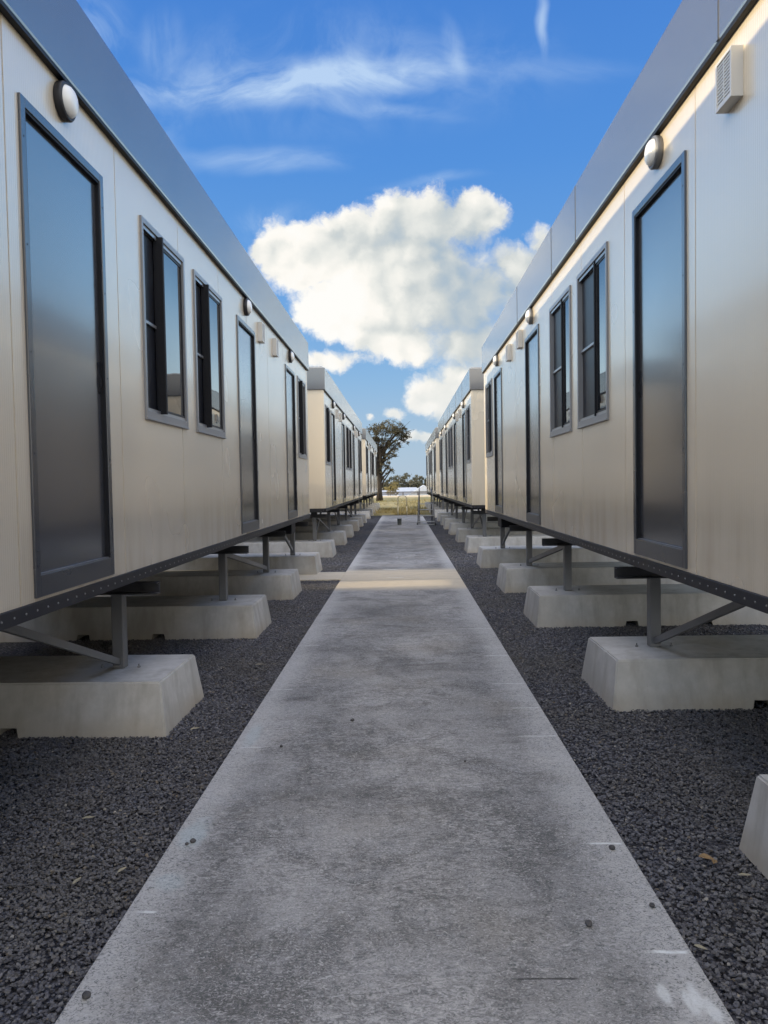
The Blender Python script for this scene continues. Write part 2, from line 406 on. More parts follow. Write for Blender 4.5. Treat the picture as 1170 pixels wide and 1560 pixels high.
# northern part of the sky with the photographed clouds
dy = t.math('MAXIMUM', DY, .12)
PX, PZ = t.math('DIVIDE', DX, dy), t.math('DIVIDE', DZ, dy)
P = t.comb(PX, PZ, 0.)
BLOBS = [  # pixel centre, radii (px)
 (470, 390, 88, 60), (540, 360, 80, 48), (630, 345, 95, 55), (722, 335, 58, 46), (620, 430, 160, 96),
 (520, 468, 84, 60), (708, 455, 105, 90), (605, 515, 84, 44), (730, 515, 95, 58), (800, 455, 60, 80),
 (500, 545, 74, 18), (660, 602, 42, 34), (712, 572, 60, 40), (694, 628, 40, 32), (600, 634, 20, 15), (566, 636, 8, 9), (640, 668, 60, 9), (828, 372, 30, 32), (785, 400, 50, 40), (405, 385, 34, 26)]
def cloud_group():
    g = bpy.data.node_groups.new('cumulus_field', 'ShaderNodeTree')
    g.interface.new_socket('P', in_out='INPUT', socket_type='NodeSocketVector')
    g.interface.new_socket('Shape', in_out='OUTPUT', socket_type='NodeSocketFloat')
    q = NT(g); gi = q.new('NodeGroupInput'); go = q.new('NodeGroupOutput')
    p = gi.outputs[0]; acc = None
    for (u, v, ru, rv) in BLOBS:
        cx, cy = sky_p(u, v)
        d = q.vmath('MULTIPLY', q.vmath('SUBTRACT', p, (cx, cy, 0)), (1167.6/ru, 1167.6/rv, 0))
        k = min(1.1, .3+min(ru, rv)/80)
        f = q.math('MULTIPLY_ADD', q.vmath('LENGTH', d), -k, k)
        acc = f if acc is None else q.math('SMOOTH_MAX', acc, f, .10)
    q.link(acc, go.inputs[0])
    return g
CG = cloud_group()
def puff(p, det):
    """billowy detail: two octaves of smooth cells plus fbm"""
    v1 = t.new('ShaderNodeTexVoronoi'); v1.feature = 'SMOOTH_F1'; t.put(v1.inputs['Vector'], p); v1.inputs['Scale'].default_value = 15
    v1.inputs['Smoothness'].default_value = .45; v1.inputs['Detail'].default_value = det; v1.inputs['Roughness'].default_value = .62; v1.inputs['Lacunarity'].default_value = 2.3
    return t.math('SUBTRACT', .62, v1.outputs['Distance'])
warp = t.vmath('SCALE', t.vmath('SUBTRACT', t.noise(P, 14, 5, .62, col=True), (.5, .5, .5)), scale=.05)
pw = t.vmath('ADD', P, warp)
gr = t.new('ShaderNodeGroup'); gr.node_tree = CG; t.put(gr.inputs[0], pw); shp = gr.outputs[0]
pa = puff(pw, 4); qa = puff(pw, 1.2); qb = puff(t.vmath('ADD', pw, (-.012, .013, 0)), 1.2)
nA = t.noise(pw, 9, 8, .6)
fld = t.math('ADD', t.math('ADD', shp, .33), t.math('ADD', t.math('MULTIPLY', t.math('SUBTRACT', nA, .5), .95), t.math('MULTIPLY', t.math('SUBTRACT', pa, .25), .30)))
def spot(u, v, ru, rv, a, b, lo, hi):
    cx, cy = sky_p(u, v)
    return t.ss(t.vmath('LENGTH', t.vmath('MULTIPLY', t.vmath('SUBTRACT', pw, (cx, cy, 0)), (1167.6/ru, 1167.6/rv, 0))), a, b, lo, hi)
soft = spot(740, 470, 140, 120, .2, 1.4, .75, .32)          # softer edges low on the right
mr = t.new('ShaderNodeMapRange', interpolation_type='SMOOTHSTEP'); t.put(mr.inputs[0], fld); mr.inputs[1].default_value = .0; t.put(mr.inputs[2], soft)
alpha = mr.outputs[0]
rel = t.math('SUBTRACT', qa, qb)                     # slope of the billows toward the light (upper left)
br = t.math('ADD', .77, t.math('MULTIPLY', rel, .50))
br = t.math('ADD', br, t.math('MULTIPLY', t.math('SUBTRACT', t.noise(pw, 11, 6, .58), .5), .55))
nL = t.noise(P, 5.5, 3, .55)
br = t.math('ADD', br, t.math('MULTIPLY', t.math('SUBTRACT', nL, .5), .9))
br = t.math('SUBTRACT', br, spot(700, 440, 170, 130, .1, 1.25, .46, 0))
br = t.math('SUBTRACT', br, spot(600, 368, 130, 46, .1, 1.2, .30, 0))
br = t.math('SUBTRACT', br, spot(745, 500, 110, 60, .1, 1.2, .12, 0))
br = t.math('ADD', br, spot(500, 460, 150, 100, .1, 1.2, .26, 0))
br = t.math('ADD', br, t.ss(fld, .0, .35, .14, 0))   # thin sunlit rim
cc = t.ramp(br, [(0, lin(150, 178, 204)), (.22, lin(182, 196, 206)), (.42, lin(208, 214, 214)), (.64, lin(236, 237, 232)), (.82, lin(254, 251, 244)), (1, lin(255, 254, 250))])
# cirrus: soft masks drawn out of three shared fibre textures
wv = t.vmath('SCALE', t.vmath('SUBTRACT', t.noise(P, 4, 4, .6, col=True), (.5, .5, .5)), scale=.055)
pc = t.vmath('ADD', P, wv)
fibA = t.noise(t.mapv(pc, (5, 13, 1)), 1., 9, .60, dist=.55)
fibB = t.noise(t.mapv(pc, (9, 9, 1), (3, 1, 0)), 1., 8, .62, dist=.8)
fibC = t.noise(t.mapv(pc, (26, 5, 1), (3, 7, 0)), 1., 6, .6, dist=.4)
def wmask(u, v, ru, rv, gain, ang=0):
    cx, cy = sky_p(u, v)
    d = t.vmath('SUBTRACT', pc, (cx, cy, 0))
    if ang:
        vr = t.new('ShaderNodeVectorRotate', rotation_type='Z_AXIS'); t.put(vr.inputs['Vector'], d); vr.inputs['Angle'].default_value = ang; d = vr.outputs[0]
    return t.ss(t.vmath('LENGTH', t.vmath('MULTIPLY', d, (1167.6/ru, 1167.6/rv, 0))), .0, 1.15, gain, 0)
def addup(l):
    a = l[0]
    for b_ in l[1:]: a = t.math('ADD', a, b_)
    return a
mA = addup([wmask(300, 130, 170, 42, .95, .06), wmask(470, 125, 190, 40, .9, -.04), wmask(620, 118, 130, 34, .75, -.15), wmask(590, 170, 120, 14, .5, .12), wmask(400, 243, 190, 26, .5), wmask(650, 272, 95, 10, .45, -.1), wmask(840, 105, 170, 24, .22)])
mB = addup([wmask(480, 110, 420, 110, .36), wmask(140, 50, 70, 80, .5, .6), wmask(420, 345, 80, 40, .45), wmask(235, 215, 50, 60, .35)])
mC = addup([wmask(824, 28, 11, 62, .6, -.1), wmask(690, 75, 20, 62, .32, -.2), wmask(250, 60, 40, 60, .3, .3)])
cir = addup([t.math('MULTIPLY', mA, t.ss(fibA, .30, .70)), t.math('MULTIPLY', mB, t.ss(fibB, .36, .74)), t.math('MULTIPLY', mC, t.ss(fibC, .25, .6))])
cir = t.math('MINIMUM', cir, .8)
nsk = t.mix(cir, wide, lin(200, 224, 250))
nsk = t.mix(alpha, nsk, cc)
# faint haze veil low down
nsk = t.mix(t.math('MULTIPLY', t.ss(DZ, .16, .0), .35), nsk, lin(186, 204, 220))
bg2 = t.new('ShaderNodeBackground'); t.link(nsk, bg2.inputs['Color'])
inside = t.math('MULTIPLY', t.math('LESS_THAN', t.math('ABSOLUTE', PX), .62), t.math('MULTIPLY', t.math('LESS_THAN', PZ, .82), t.math('MULTIPLY', t.math('GREATER_THAN', DY, .3), t.math('GREATER_THAN', DZ, -.01))))
msh = t.new('ShaderNodeMixShader'); t.link(inside, msh.inputs[0]); t.link(bg.outputs[0], msh.inputs[1]); t.link(bg2.outputs[0], msh.inputs[2])
t.link(msh.outputs[0], t.n['World Output'].inputs[0])
W.cycles.sampling_method = 'MANUAL'; W.cycles.sample_map_resolution = 512

# ------------------------------------------------------------------ ground sheet
def gh(x, y):
    if y < 96: return 0.
    k = min(1, (y-96)/26); k = k*k*(3-2*k)
    return -4.6*k
bm = bmesh.new()
xs = [-2500, -600, -150, -60, -25, -12, -6, 0, 6, 12, 25, 60, 150, 600, 2500]
ys = [-800, -60, -10, 0, 10, 20, 30, 36, 45, 60, 75, 85, 92, 96, 100, 104, 108, 112, 116, 120, 124, 135, 160, 220, 400, 900, 3000]
g = [[bm.verts.new((x, y, gh(x, y)-.012)) for x in xs] for y in ys]
for j in range(len(ys)-1):
    for i in range(len(xs)-1): bm.faces.new((g[j][i], g[j][i+1], g[j+1][i+1], g[j+1][i]))
tag(mk('ground', bm, M['ground']), kind='structure')

# ------------------------------------------------------------------ paths
PT = .025; PL, PR = -.9756, .8654
bm = bmesh.new()
def slab(bm, x0, x1, y0, y1, top, bev=.006):
    box(bm, x0, x1, y0, y1, top-.12, top, bev=bev)
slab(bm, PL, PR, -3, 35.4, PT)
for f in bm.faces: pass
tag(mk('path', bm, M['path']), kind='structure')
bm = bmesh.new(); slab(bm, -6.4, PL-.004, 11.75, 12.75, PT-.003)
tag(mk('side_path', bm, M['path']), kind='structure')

# ------------------------------------------------------------------ gravel (thousands of stones)
def gravel():
    bm = bmesh.new()
    for (x0, x1, y0, y1) in ((-3.4, PL, .9, 11.74), (PR, 3.6, .9, 15), (-3.0, PL, 12.76, 20), (PR, 2.4, 15, 22)):
        vs = [bm.verts.new(v) for v in ((x0, y0, 0), (x1, y0, 0), (x1, y1, 0), (x0, y1, 0))]
        bm.faces.new(vs)
    o = mk('gravel', bm, M['stone'], loc=(0, 0, -.004))
    gt = bpy.data.node_groups.new('gravel_scatter', 'GeometryNodeTree')
    gt.interface.new_socket('Geometry', in_out='INPUT', socket_type='NodeSocketGeometry')
    gt.interface.new_socket('Geometry', in_out='OUTPUT', socket_type='NodeSocketGeometry')
    q = NT(gt); gi = q.new('NodeGroupInput'); go = q.new('NodeGroupOutput')
    dp = q.new('GeometryNodeDistributePointsOnFaces'); q.link(gi.outputs[0], dp.inputs['Mesh'])
    pos = q.new('GeometryNodeInputPosition'); Y = q.sep(pos.outputs[0])[1]
    mr = q.new('ShaderNodeMapRange'); q.link(Y, mr.inputs[0]); mr.inputs[1].default_value = 5; mr.inputs[2].default_value = 14; mr.inputs[3].default_value = 8200; mr.inputs[4].default_value = 2600
    q.link(mr.outputs[0], dp.inputs['Density'])
    mr2 = q.new('ShaderNodeMapRange'); q.link(Y, mr2.inputs[0]); mr2.inputs[1].default_value = 5; mr2.inputs[2].default_value = 14; mr2.inputs[3].default_value = 1; mr2.inputs[4].default_value = 1.6
    variants = []
    for k, (sx, sy, sz) in enumerate(((1, .75, .5), (.85, .8, .6), (1.15, .6, .45), (.7, .65, .55))):
        ic = q.new('GeometryNodeMeshIcoSphere'); ic.inputs['Radius'].default_value = .0084; ic.inputs['Subdivisions'].default_value = 2 if k < 2 else 1
        sp = q.new('GeometryNodeSetPosition'); q.link(ic.outputs[0], sp.inputs[0])
        ps = q.new('GeometryNodeInputPosition')
        nz = q.new('ShaderNodeTexNoise'); q.link(q.vmath('ADD', ps.outputs[0], (k*.37, .1, .2)), nz.inputs['Vector']); nz.inputs['Scale'].default_value = 110; nz.inputs['Detail'].default_value = 1
        off = q.vmath('SCALE', q.vmath('SUBTRACT', nz.outputs['Color'], (.5, .5, .5)), scale=.016)
        q.link(off, sp.inputs['Offset'])
        tr = q.new('GeometryNodeTransform'); q.link(sp.outputs[0], tr.inputs[0]); tr.inputs['Scale'].default_value = (sx, sy, sz)
        sh = q.new('GeometryNodeSetShadeSmooth'); q.link(tr.outputs[0], sh.inputs[0]); sh.inputs['Shade Smooth'].default_value = False
        variants.append(sh.outputs[0])
    g2i = q.new('GeometryNodeGeometryToInstance')
    for v in variants[::-1]: q.link(v, g2i.inputs[0])
    ip = q.new('GeometryNodeInstanceOnPoints'); q.link(dp.outputs['Points'], ip.inputs['Points']); q.link(g2i.outputs[0], ip.inputs['Instance'])
    ip.inputs['Pick Instance'].default_value = True
    rr = q.new('FunctionNodeRandomValue', data_type='FLOAT_VECTOR'); rr.inputs[0].default_value = (-.5, -.5, 0); rr.inputs[1].default_value = (.5, .5, 6.28)
    q.link(rr.outputs[0], ip.inputs['Rotation'])
    rs = q.new('FunctionNodeRandomValue', data_type='FLOAT'); rs.inputs[2].default_value = .5; rs.inputs[3].default_value = 1.25
    q.link(q.math('MULTIPLY', rs.outputs[1], mr2.outputs[0]), ip.inputs['Scale'])
    ti = q.new('GeometryNodeTranslateInstances'); q.link(ip.outputs[0], ti.inputs[0])
    rz = q.new('FunctionNodeRandomValue', data_type='FLOAT_VECTOR'); rz.inputs[0].default_value = (0, 0, -.002); rz.inputs[1].default_value = (0, 0, .010); rz.inputs['Seed'].default_value = 5
    q.link(rz.outputs[0], ti.inputs['Translation']); ti.inputs['Local Space'].default_value = False
    st = q.new('GeometryNodeStoreNamedAttribute', data_type='FLOAT', domain='INSTANCE'); q.link(ti.outputs[0], st.inputs[0]); st.inputs['Name'].default_value = 'rnd'
    rv = q.new('FunctionNodeRandomValue', data_type='FLOAT'); rv.inputs['Seed'].default_value = 9
    vs = [s for s in st.inputs if s.name == 'Value' and s.enabled] or [s for s in st.inputs if s.name == 'Value']
    q.link(rv.outputs[1], vs[0])
    sm = q.new('GeometryNodeSetMaterial'); q.link(st.outputs[0], sm.inputs[0]); sm.inputs['Material'].default_value = M['stone']
    q.link(sm.outputs[0], go.inputs[0])
    md = o.modifiers.new('scatter', 'NODES'); md.node_group = gt
    tag(o, 'dark blue-grey crushed basalt gravel spread beside the concrete path', 'gravel', kind='stuff')
gravel()

# ------------------------------------------------------------------ cabins
LEN = 14.2; WID = 2.4
ZB, ZF, ZR = 1.0, 3.408, 3.856          # wall bottom, fascia bottom, roof top
DT, DB = 3.136, 1.016; WT, WB = 3.143, 1.913
DOORS = [1.50, 4.55, 8.75, 11.81]       # distance of far edge from the far end
WINS = [.28, 6.06, 7.24, 13.00]
VENTS = [3.30, 4.25, 10.20, 11.20]
DW, WW = .885, .915
POSTS = {-1: [.30, 3.40, 6.25, 9.12, 11.58, 14.06], 1: [.30, 3.20, 5.95, 8.75, 11.22, 14.04]}

def make_cabin(s):
    """s=-1: stands left of the path, s=+1: right.  local x=0 is the wall facing the path"""
    root = empty('prefab_cabin', (0, 0, 0))
    o = -s                                # direction out of the wall, toward the path
    opens = [(LEN-e-DW, LEN-e, DB, DT) for e in DOORS]+[(LEN-e-WW, LEN-e, WB, WT) for e in WINS]
    # wall facing the path, with panel grooves and real openings
    ybr = {0, LEN}; grooves = []
    k = 0
    off = .15
    while off+k*1.2 < LEN:
        y = LEN-(off+k*1.2)
        if y > .05: grooves.append(y)
        k += 1
    GW = .005
    for y in grooves: ybr |= {y-GW, y+GW}
    for a, b, _, _ in opens: ybr |= {a, b}
    ybr = sorted(ybr); zbr = sorted({ZB, DB, WB, DT, WT, ZF+.02})
    bm = bmesh.new()
    def quad(pts): bm.faces.new([bm.verts.new(p) for p in pts])
    for y0, y1 in zip(ybr, ybr[1:]):
        if y1-y0 < 1e-5: continue
        ym = (y0+y1)/2; isg = any(abs(ym-y) < GW for y in grooves)
        x = -.005*o if isg else 0
        for z0, z1 in zip(zbr, zbr[1:]):
            zm = (z0+z1)/2
            if any(a < ym < b and c < zm < d for a, b, c, d in opens): continue
            quad([(x, y0, z0), (x, y1, z0), (x, y1, z1), (x, y0, z1)])
            if isg:
                quad([(0, y0, z0), (x, y0, z0), (x, y0, z1), (0, y0, z1)]); quad([(x, y1, z0), (0, y1, z0), (0, y1, z1), (x, y1, z1)])
    # ends, back, underside lip
    W0 = -o*WID
    for yy, yo in ((0, -1), (LEN, 1)):
        nseg = 2
        for i in range(nseg):
            xa, xb = W0*i/nseg, W0*(i+1)/nseg
            quad([(xa, yy, ZB), (xb, yy, ZB), (xb, yy, ZF+.02), (xa, yy, ZF+.02)])
    quad([(W0, 0, ZB), (W0, LEN, ZB), (W0, LEN, ZF+.02), (W0, 0, ZF+.02)])
    for a, b in ((0, -.05*o), ):
        quad([(a, 0, ZB), (a, LEN, ZB), (b, LEN, ZB), (b, 0, ZB)])
    mk('wall', bm, M['wall'], root)
    # corner posts: folded flashings at both ends
    for yy in (0, LEN):
        yo = 1 if yy == 0 else -1
        bm = bmesh.new()
        box(bm, .004*o, -.055*o, yy-.004*yo, yy+.055*yo, ZB, ZF+.015, bev=.004)
        mk('corner_trim', bm, M['wall'], root)
    bm = bmesh.new(); box(bm, -.03*o, W0+.03*o, .03, LEN-.03, ZB-.02, ZB+.04); mk('floor', bm, M['channel'], root)
    # fascia: four sides with a lip, plus seams
    bm = bmesh.new(); FO = .035
    box(bm, FO*o, W0-FO*o, -FO, LEN+FO, ZF, ZR, bev=.014)
    for y in ((LEN-4.15, LEN-6.3, LEN-7.3, 2.0, 4.1) if s > 0 else ()):
        box(bm, (FO+.004)*o, FO*o, y-.012, y+.012, ZF+.004, ZR-.012)
    mk('fascia', bm, M['fascia'], root)
    bm = bmesh.new(); box(bm, (FO-.004)*o, 0.0004*o, -FO+.006, LEN+FO-.006, ZF-.016, ZF+.002); mk('eave_shade_strip', bm, M['black'], root)  # black strip stands in for the shadow under the fascia overhang
    bm = bmesh.new(); box(bm, -.02*o, W0+.02*o, .02, LEN-.02, ZR, ZR+.03); mk('roof', bm, M['alu'], root)
    # bottom channel with its rows of bolts
    bm = bmesh.new()
    box(bm, .010*o, -.045*o, -.01, LEN+.01, ZB-.066, ZB-.002, bev=.003)
    box(bm, W0+.045*o, W0, -.01, LEN+.01, ZB-.05, ZB-.002)
    for yy in (0, LEN): box(bm, -.05*o, W0+.05*o, yy-.01, yy+.04 if yy == 0 else yy-.04, ZB-.066, ZB-.002)
    y = .06
    Mb = Matrix.Rotation(math.pi/2*o, 4, 'Y')
    while y < LEN:
        lathe(bm, [(.0048, 0), (.0048, .003), (.003, .004), (0, .004)], Matrix.Translation((.010*o, y, ZB-.034)) @ Mb, 6, mi=1, smooth=False)
        y += .098
    mk('chassis_channel', bm, [M['channel'], M['bolt']], root)
    # doors
    for e in DOORS:
        y0 = LEN-e-DW; y1 = LEN-e; fw = .042
        bm = bmesh.new()
        box(bm, .012*o, -.07*o, y0, y0+fw, DB, DT, bev=.003); box(bm, .012*o, -.07*o, y1-fw, y1, DB, DT, bev=.003)
        box(bm, .0115*o, -.07*o, y0+fw, y1-fw, DT-fw, DT, bev=.003); box(bm, .0115*o, -.07*o, y0+fw, y1-fw, DB, DB+.095, bev=.003)
        for yy in (y0+fw/2, y1-fw/2):
            for zz in (DB+.2, DB+.62, DB+1.05, DB+1.5, DB+1.95):
                lathe(bm, [(.004, 0), (.004, .0015), (0, .002)], Matrix.Translation((.012*o, yy, zz)) @ Mb, 6, mi=1, smooth=False)
        d = mk('door', bm, [M['frame'], M['channel']], root)
        bm = bmesh.new(); box(bm, -.014*o, -.045*o, y0+fw+.012, y1-fw-.012, DB+.10, DT-fw-.012, bev=.002); mk('door_leaf', bm, M['leaf'], d)
        bm = bmesh.new()
        g0, g1 = y0+fw, y1-fw; gz0, gz1 = DB+.095, DT-fw
        box(bm, .006*o, -.069*o, g0-.001, g0+.012, gz0, gz1); box(bm, .006*o, -.069*o, g1-.012, g1+.001, gz0, gz1); box(bm, .006*o, -.069*o, g0+.012, g1-.012, gz1-.012, gz1+.001)
        mk('gasket', bm, M['black'], d)
        bm = bmesh.new(); box(bm, .004*o, -.023*o, g0+.012, g1-.012, gz0-.002, gz0+.006, bev=.002); mk('sill', bm, M['steel'], d)
        bm = bmesh.new(); ly = y1-fw-.075 if s < 0 else y0+fw+.07
        ly = y1-fw-.03
        box(bm, -.014*o, -.009*o, ly-.016, ly+.016, DB+.97, DB+1.13, bev=.002)
        box(bm, -.0135*o, -.004*o, ly-.012, ly+.012, DB+1.00, DB+1.05, bev=.002)
        mk('handle', bm, M['black'], d)
    # windows
    for e in WINS:
        y0 = LEN-e-WW; y1 = LEN-e; fw = .032
        bm = bmesh.new()
        box(bm, .014*o, -.06*o, y0, y0+fw, WB, WT, bev=.002); box(bm, .014*o, -.06*o, y1-fw, y1, WB, WT, bev=.002)
        box(bm, .0135*o, -.06*o, y0+fw, y1-fw, WT-.034, WT, bev=.002)
        box(bm, .0135*o, -.06*o, y0+fw, y1-fw, WB, WB+.045, bev=.002)
        w = mk('window', bm, M['frame' if False else 'alu'], root)
        for p_ in [w]: p_.data.materials[0] = M['wframe']
        iy0, iy1, iz0, iz1 = y0+fw, y1-fw, WB+.045, WT-.034
        ym = y0+(.31 if s < 0 else .35)                       # meeting stile
        # sliding tracks
        for x_ in (.002, -.020):
            for zz in ((iz0, iz0+.022), (iz1-.024, iz1)):
                bm = bmesh.new(); box(bm, x_*o, (x_-.004)*o, iy0, iy1, *zz); mk('track', bm, M['alu'], w)
        sc, gl = ((iy0, ym), (ym+.03, iy1)) if s < 0 else ((ym+.03, iy1), (iy0, ym))
        # glass sash
        bm = bmesh.new(); sf = .012
        a, b = gl
        box(bm, -.003*o, -.018*o, a, a+sf, iz0+.023, iz1-.025); box(bm, -.003*o, -.018*o, b-sf, b, iz0+.023, iz1-.025)
        box(bm, -.0035*o, -.018*o, a+sf, b-sf, iz0+.023, iz0+.040); box(bm, -.0035*o, -.018*o, a+sf, b-sf, iz1-.042, iz1-.025)
        mk('sash', bm, M['channel'], w)
        bm = bmesh.new(); box(bm, -.008*o, -.012*o, a+sf-.002, b-sf+.002, iz0+.038, iz1-.040); mk('pane', bm, M['glass'], w)
        # screen half
        a, b = sc
        bm = bmesh.new(); box(bm, -.026*o, -.029*o, a-.02, b+.02, iz0+.001, iz1-.001); mk('insect_screen', bm, M['screen'], w)
        bm = bmesh.new(); zc = WB+.60; box(bm, -.010*o, -.025*o, a+.004, b-.002, zc, zc+.02, bev=.002); mk('crossbar', bm, M['alu'], w)
        bm = bmesh.new(); box(bm, (.042 if s < 0 else .012)*o, -.022*o, ym, ym+.026, WB+.048, WT-.036, bev=.003); mk('meeting_stile', bm, M['black'], w)
        bm = bmesh.new(); box(bm, -.055*o, -.058*o, y0+.01, y1-.01, WB+.01, WT-.01); mk('backing', bm, M['black'], w)
        bm = bmesh.new(); box(bm, .020*o, -.0*o, y0+.0, y1-.0, WB-.010, WB+.004, bev=.002); mk('sill', bm, M['wframe'], w)
    # bulkhead lamps over the doors
    for e in DOORS:
        c = (0, LEN-e-DW/2-.02, 3.302)
        Mx = Matrix.Translation(c) @ Mb
        bm = bmesh.new()
        lathe(bm, [(0, 0), (.083, 0), (.087, .004), (.088, .030), (.083, .037), (.072, .039), (.072, .032)], Mx, 40)
        l = mk('wall_lamp', bm, M['channel'] if s < 0 else M['steel'], root)
        bm = bmesh.new()
        lathe(bm, [(.072, .032), (.071, .040), (.064, .053), (.049, .064), (.027, .070), (0, .073)], Mx, 40)
        mk('diffuser', bm, M['dome'], l)
    # louvred vents
    for e in VENTS:
        yc = LEN-e; zc = 3.19
        bm = bmesh.new(); hw, hh = .080, .105
        for (a, b, c_, d_) in ((yc-hw, yc-hw+.014, zc-hh, zc+hh), (yc+hw-.014, yc+hw, zc-hh, zc+hh), (yc-hw+.014, yc+hw-.014, zc+hh-.014, zc+hh), (yc-hw+.014, yc+hw-.014, zc-hh, zc-hh+.014)):
            box(bm, 0, .052*o, a, b, c_, d_, bev=.002)
        v = mk('vent', bm, M['white'], root)
        bm = bmesh.new(); box(bm, 0, .020*o, yc-hw+.01, yc+hw-.01, zc-hh+.01, zc+hh-.01); mk('backing', bm, M['vdark'], v)
        bm = bmesh.new()
        for i in range(12):
            z = zc-hh+.022+i*(2*hh-.044)/11
            box(bm, .030*o, .048*o, yc-hw+.014, yc+hw-.014, z-.004, z+.004)
        box(bm, .030*o, .0495*o, yc-.004, yc+.004, zc-hh+.014, zc+hh-.014)
        mk('grille', bm, M['white'], v)
    # posts, cross beams, braces
    px = s*.275
    for i, y in enumerate(POSTS[s]):
        bm = bmesh.new()
        box(bm, px-.038, px+.038, y-.038, y+.038, .318, .80, bev=.006)
        # folded C lip down the post
        pst = mk('support_post', bm, M['steel'], root)
        bm = bmesh.new(); box(bm, px-.16, px+.22 if s < 0 else px+.16, y-.06, y+.06, .303, .315)
        if s > 0: box(bm, px-.24, px-.16, y-.055, y+.055, .303, .314)
        for bx_ in ((px+.12, px-.12) if True else ()):
            lathe(bm, [(.011, 0), (.012, .010), (.005, .011), (.005, .026), (0, .027)], Matrix.Translation((bx_, y, .314)), 6, mi=1, smooth=False)
        mk('base_plate', bm, [M['rust'], M['bolt']], pst)
        bm = bmesh.new()
        t_ = .008; z0, z1 = .795, .872; xa, xb = -.03*o*-1 if False else .0, W0
        xa = -.012*o
        box(bm, xa, xb, y-.035, y+.035, z1-t_, z1); box(bm, xa, xb, y-.035, y+.035, z0, z0+t_); box(bm, xa, xb, y+.025, y+.035, z0+t_, z1-t_)
        mk('cross_beam', bm, M['beam'], root)
        bm = bmesh.new(); box(bm, px-.06, px+.06, y-.06, y+.06, z1+.0005, ZB-.021); mk('packer', bm, M['channel'], pst)
        # rear post
        bm = bmesh.new(); rx = W0+px*-1; box(bm, rx-.038, rx+.038, y-.038, y+.038, .318, .80, bev=.006); mk('support_post', bm, M['steel'], root)
    P_ = POSTS[s]
    bm = bmesh.new(); bar(bm, (px, P_[2]-.03, .36), (px, P_[2]-1.65, .93), .026, .042); mk('brace', bm, M['steel'], root)
    bm = bmesh.new(); bar(bm, (px, P_[4]-.03, .38), (px, P_[3]+.06, .79), .034, .05); mk('brace', bm, M['steel'], root)
    bm = bmesh.new(); bar(bm, (px, P_[5]-.03, .40), (px, P_[5]-1.5, .93), .03, .045); mk('brace', bm, M['steel'], root)
    bm = bmesh.new(); bar(bm, (px, P_[0]+.03, .40), (px, P_[0]+1.5, .93), .03, .045); mk('brace', bm, M['steel'], root)
    bm = bmesh.new(); bar(bm, (px, P_[1]-.03, .38), (px, P_[0]+.1, .85), .024, .036); mk('brace', bm, M['steel'], root)
    bm = bmesh.new(); box(bm, s*.05, s*.75, 12.45, 12.85, .775, .934, bev=.004); mk('service_box', bm, M['black'], root)
    return root
M['beam'] = metal_paint('beam_steel_paint', (.055, .056, .062, 1), .5, .4, dirt=.3)
M['vdark'] = simple('vent_shadow_mesh', (.12, .12, .12, 1), .6)
M['wframe'] = metal_paint('window_frame_grey', (.21, .215, .23, 1), .38, .6, dirt=.15, coat=.2)

XL, XR = -1.579, 1.457
YL = [-1.35, 15.6, 32.9]; YR = [-.60, 16.15, 33.1]
cl = make_cabin(-1); cr = make_cabin(1)
cabins = []
LAB = {(-1, 0): 'beige prefab cabin nearest on the left, large round lamp over its dark door',
       (-1, 1): 'beige prefab cabin second along the left of the path',
       (-1, 2): 'farthest beige prefab cabin on the left, beside the tall tree',
       (1, 0): 'beige prefab cabin nearest on the right, sunlit strip under its fascia',
       (1, 1): 'beige prefab cabin second along the right of the path',
       (1, 2): 'farthest beige prefab cabin on the right, behind the metal steps'}
for s, proto, X, YY in ((-1, cl, XL, YL), (1, cr, XR, YR)):
    for k in (0, 1, 2):
        c = proto if k == 0 else copy_tree(proto)
        c.location = (X, YY[k], 0)
        tag(c, LAB[(s, k)], 'cabin', 'prefab cabins in two rows on concrete blocks')

# ------------------------------------------------------------------ ballast blocks
def make_block(seed):
    """local origin at the middle of the base; long in x"""
    rnd = random.Random(seed)
    L, Wd, H, it, ie = 2.66, .87, .322, .058, .045
    bm = bmesh.new()
    # outline of the long faces including two fork notches
    def face_pts(y0, y1):
        nx = [(-L/2, 0), (-.44, 0), (-.425, .062), (-.315, .062), (-.30, 0), (.30, 0), (.315, .062), (.425, .062), (.44, 0), (L/2, 0), (L/2-ie, H), (-L/2+ie, H)]
        return [bm.verts.new((x, y0+(y1-y0)*z/H, z)) for x, z in nx]
    a = face_pts(-Wd/2, -Wd/2+it); b = face_pts(Wd/2, Wd/2-it)
    bm.faces.new(a); bm.faces.new(b[::-1])
    n = len(a)
    for i in range(n):
        j = (i+1) % n
        bm.faces.new((a[j], a[i], b[i], b[j]))
    bmesh.ops.recalc_face_normals(bm, faces=bm.faces[:])
    es = [e for e in bm.edges if max(v.co.z for v in e.verts) > .2]
    bmesh.ops.bevel(bm, geom=es, offset=.009, segments=2, affect='EDGES')
    bmesh.ops.triangulate(bm, faces=[f for f in bm.faces if len(f.verts) > 4])
    return bm
ORD = ['first', 'second', 'third', 'fourth', 'fifth', 'sixth']
CAB = {-1: ['nearest left', 'second left', 'farthest left'], 1: ['nearest right', 'second right', 'farthest right']}
bproto = mk('concrete_block', make_block(1), M['block'])
first = True
jit = random.Random(3)
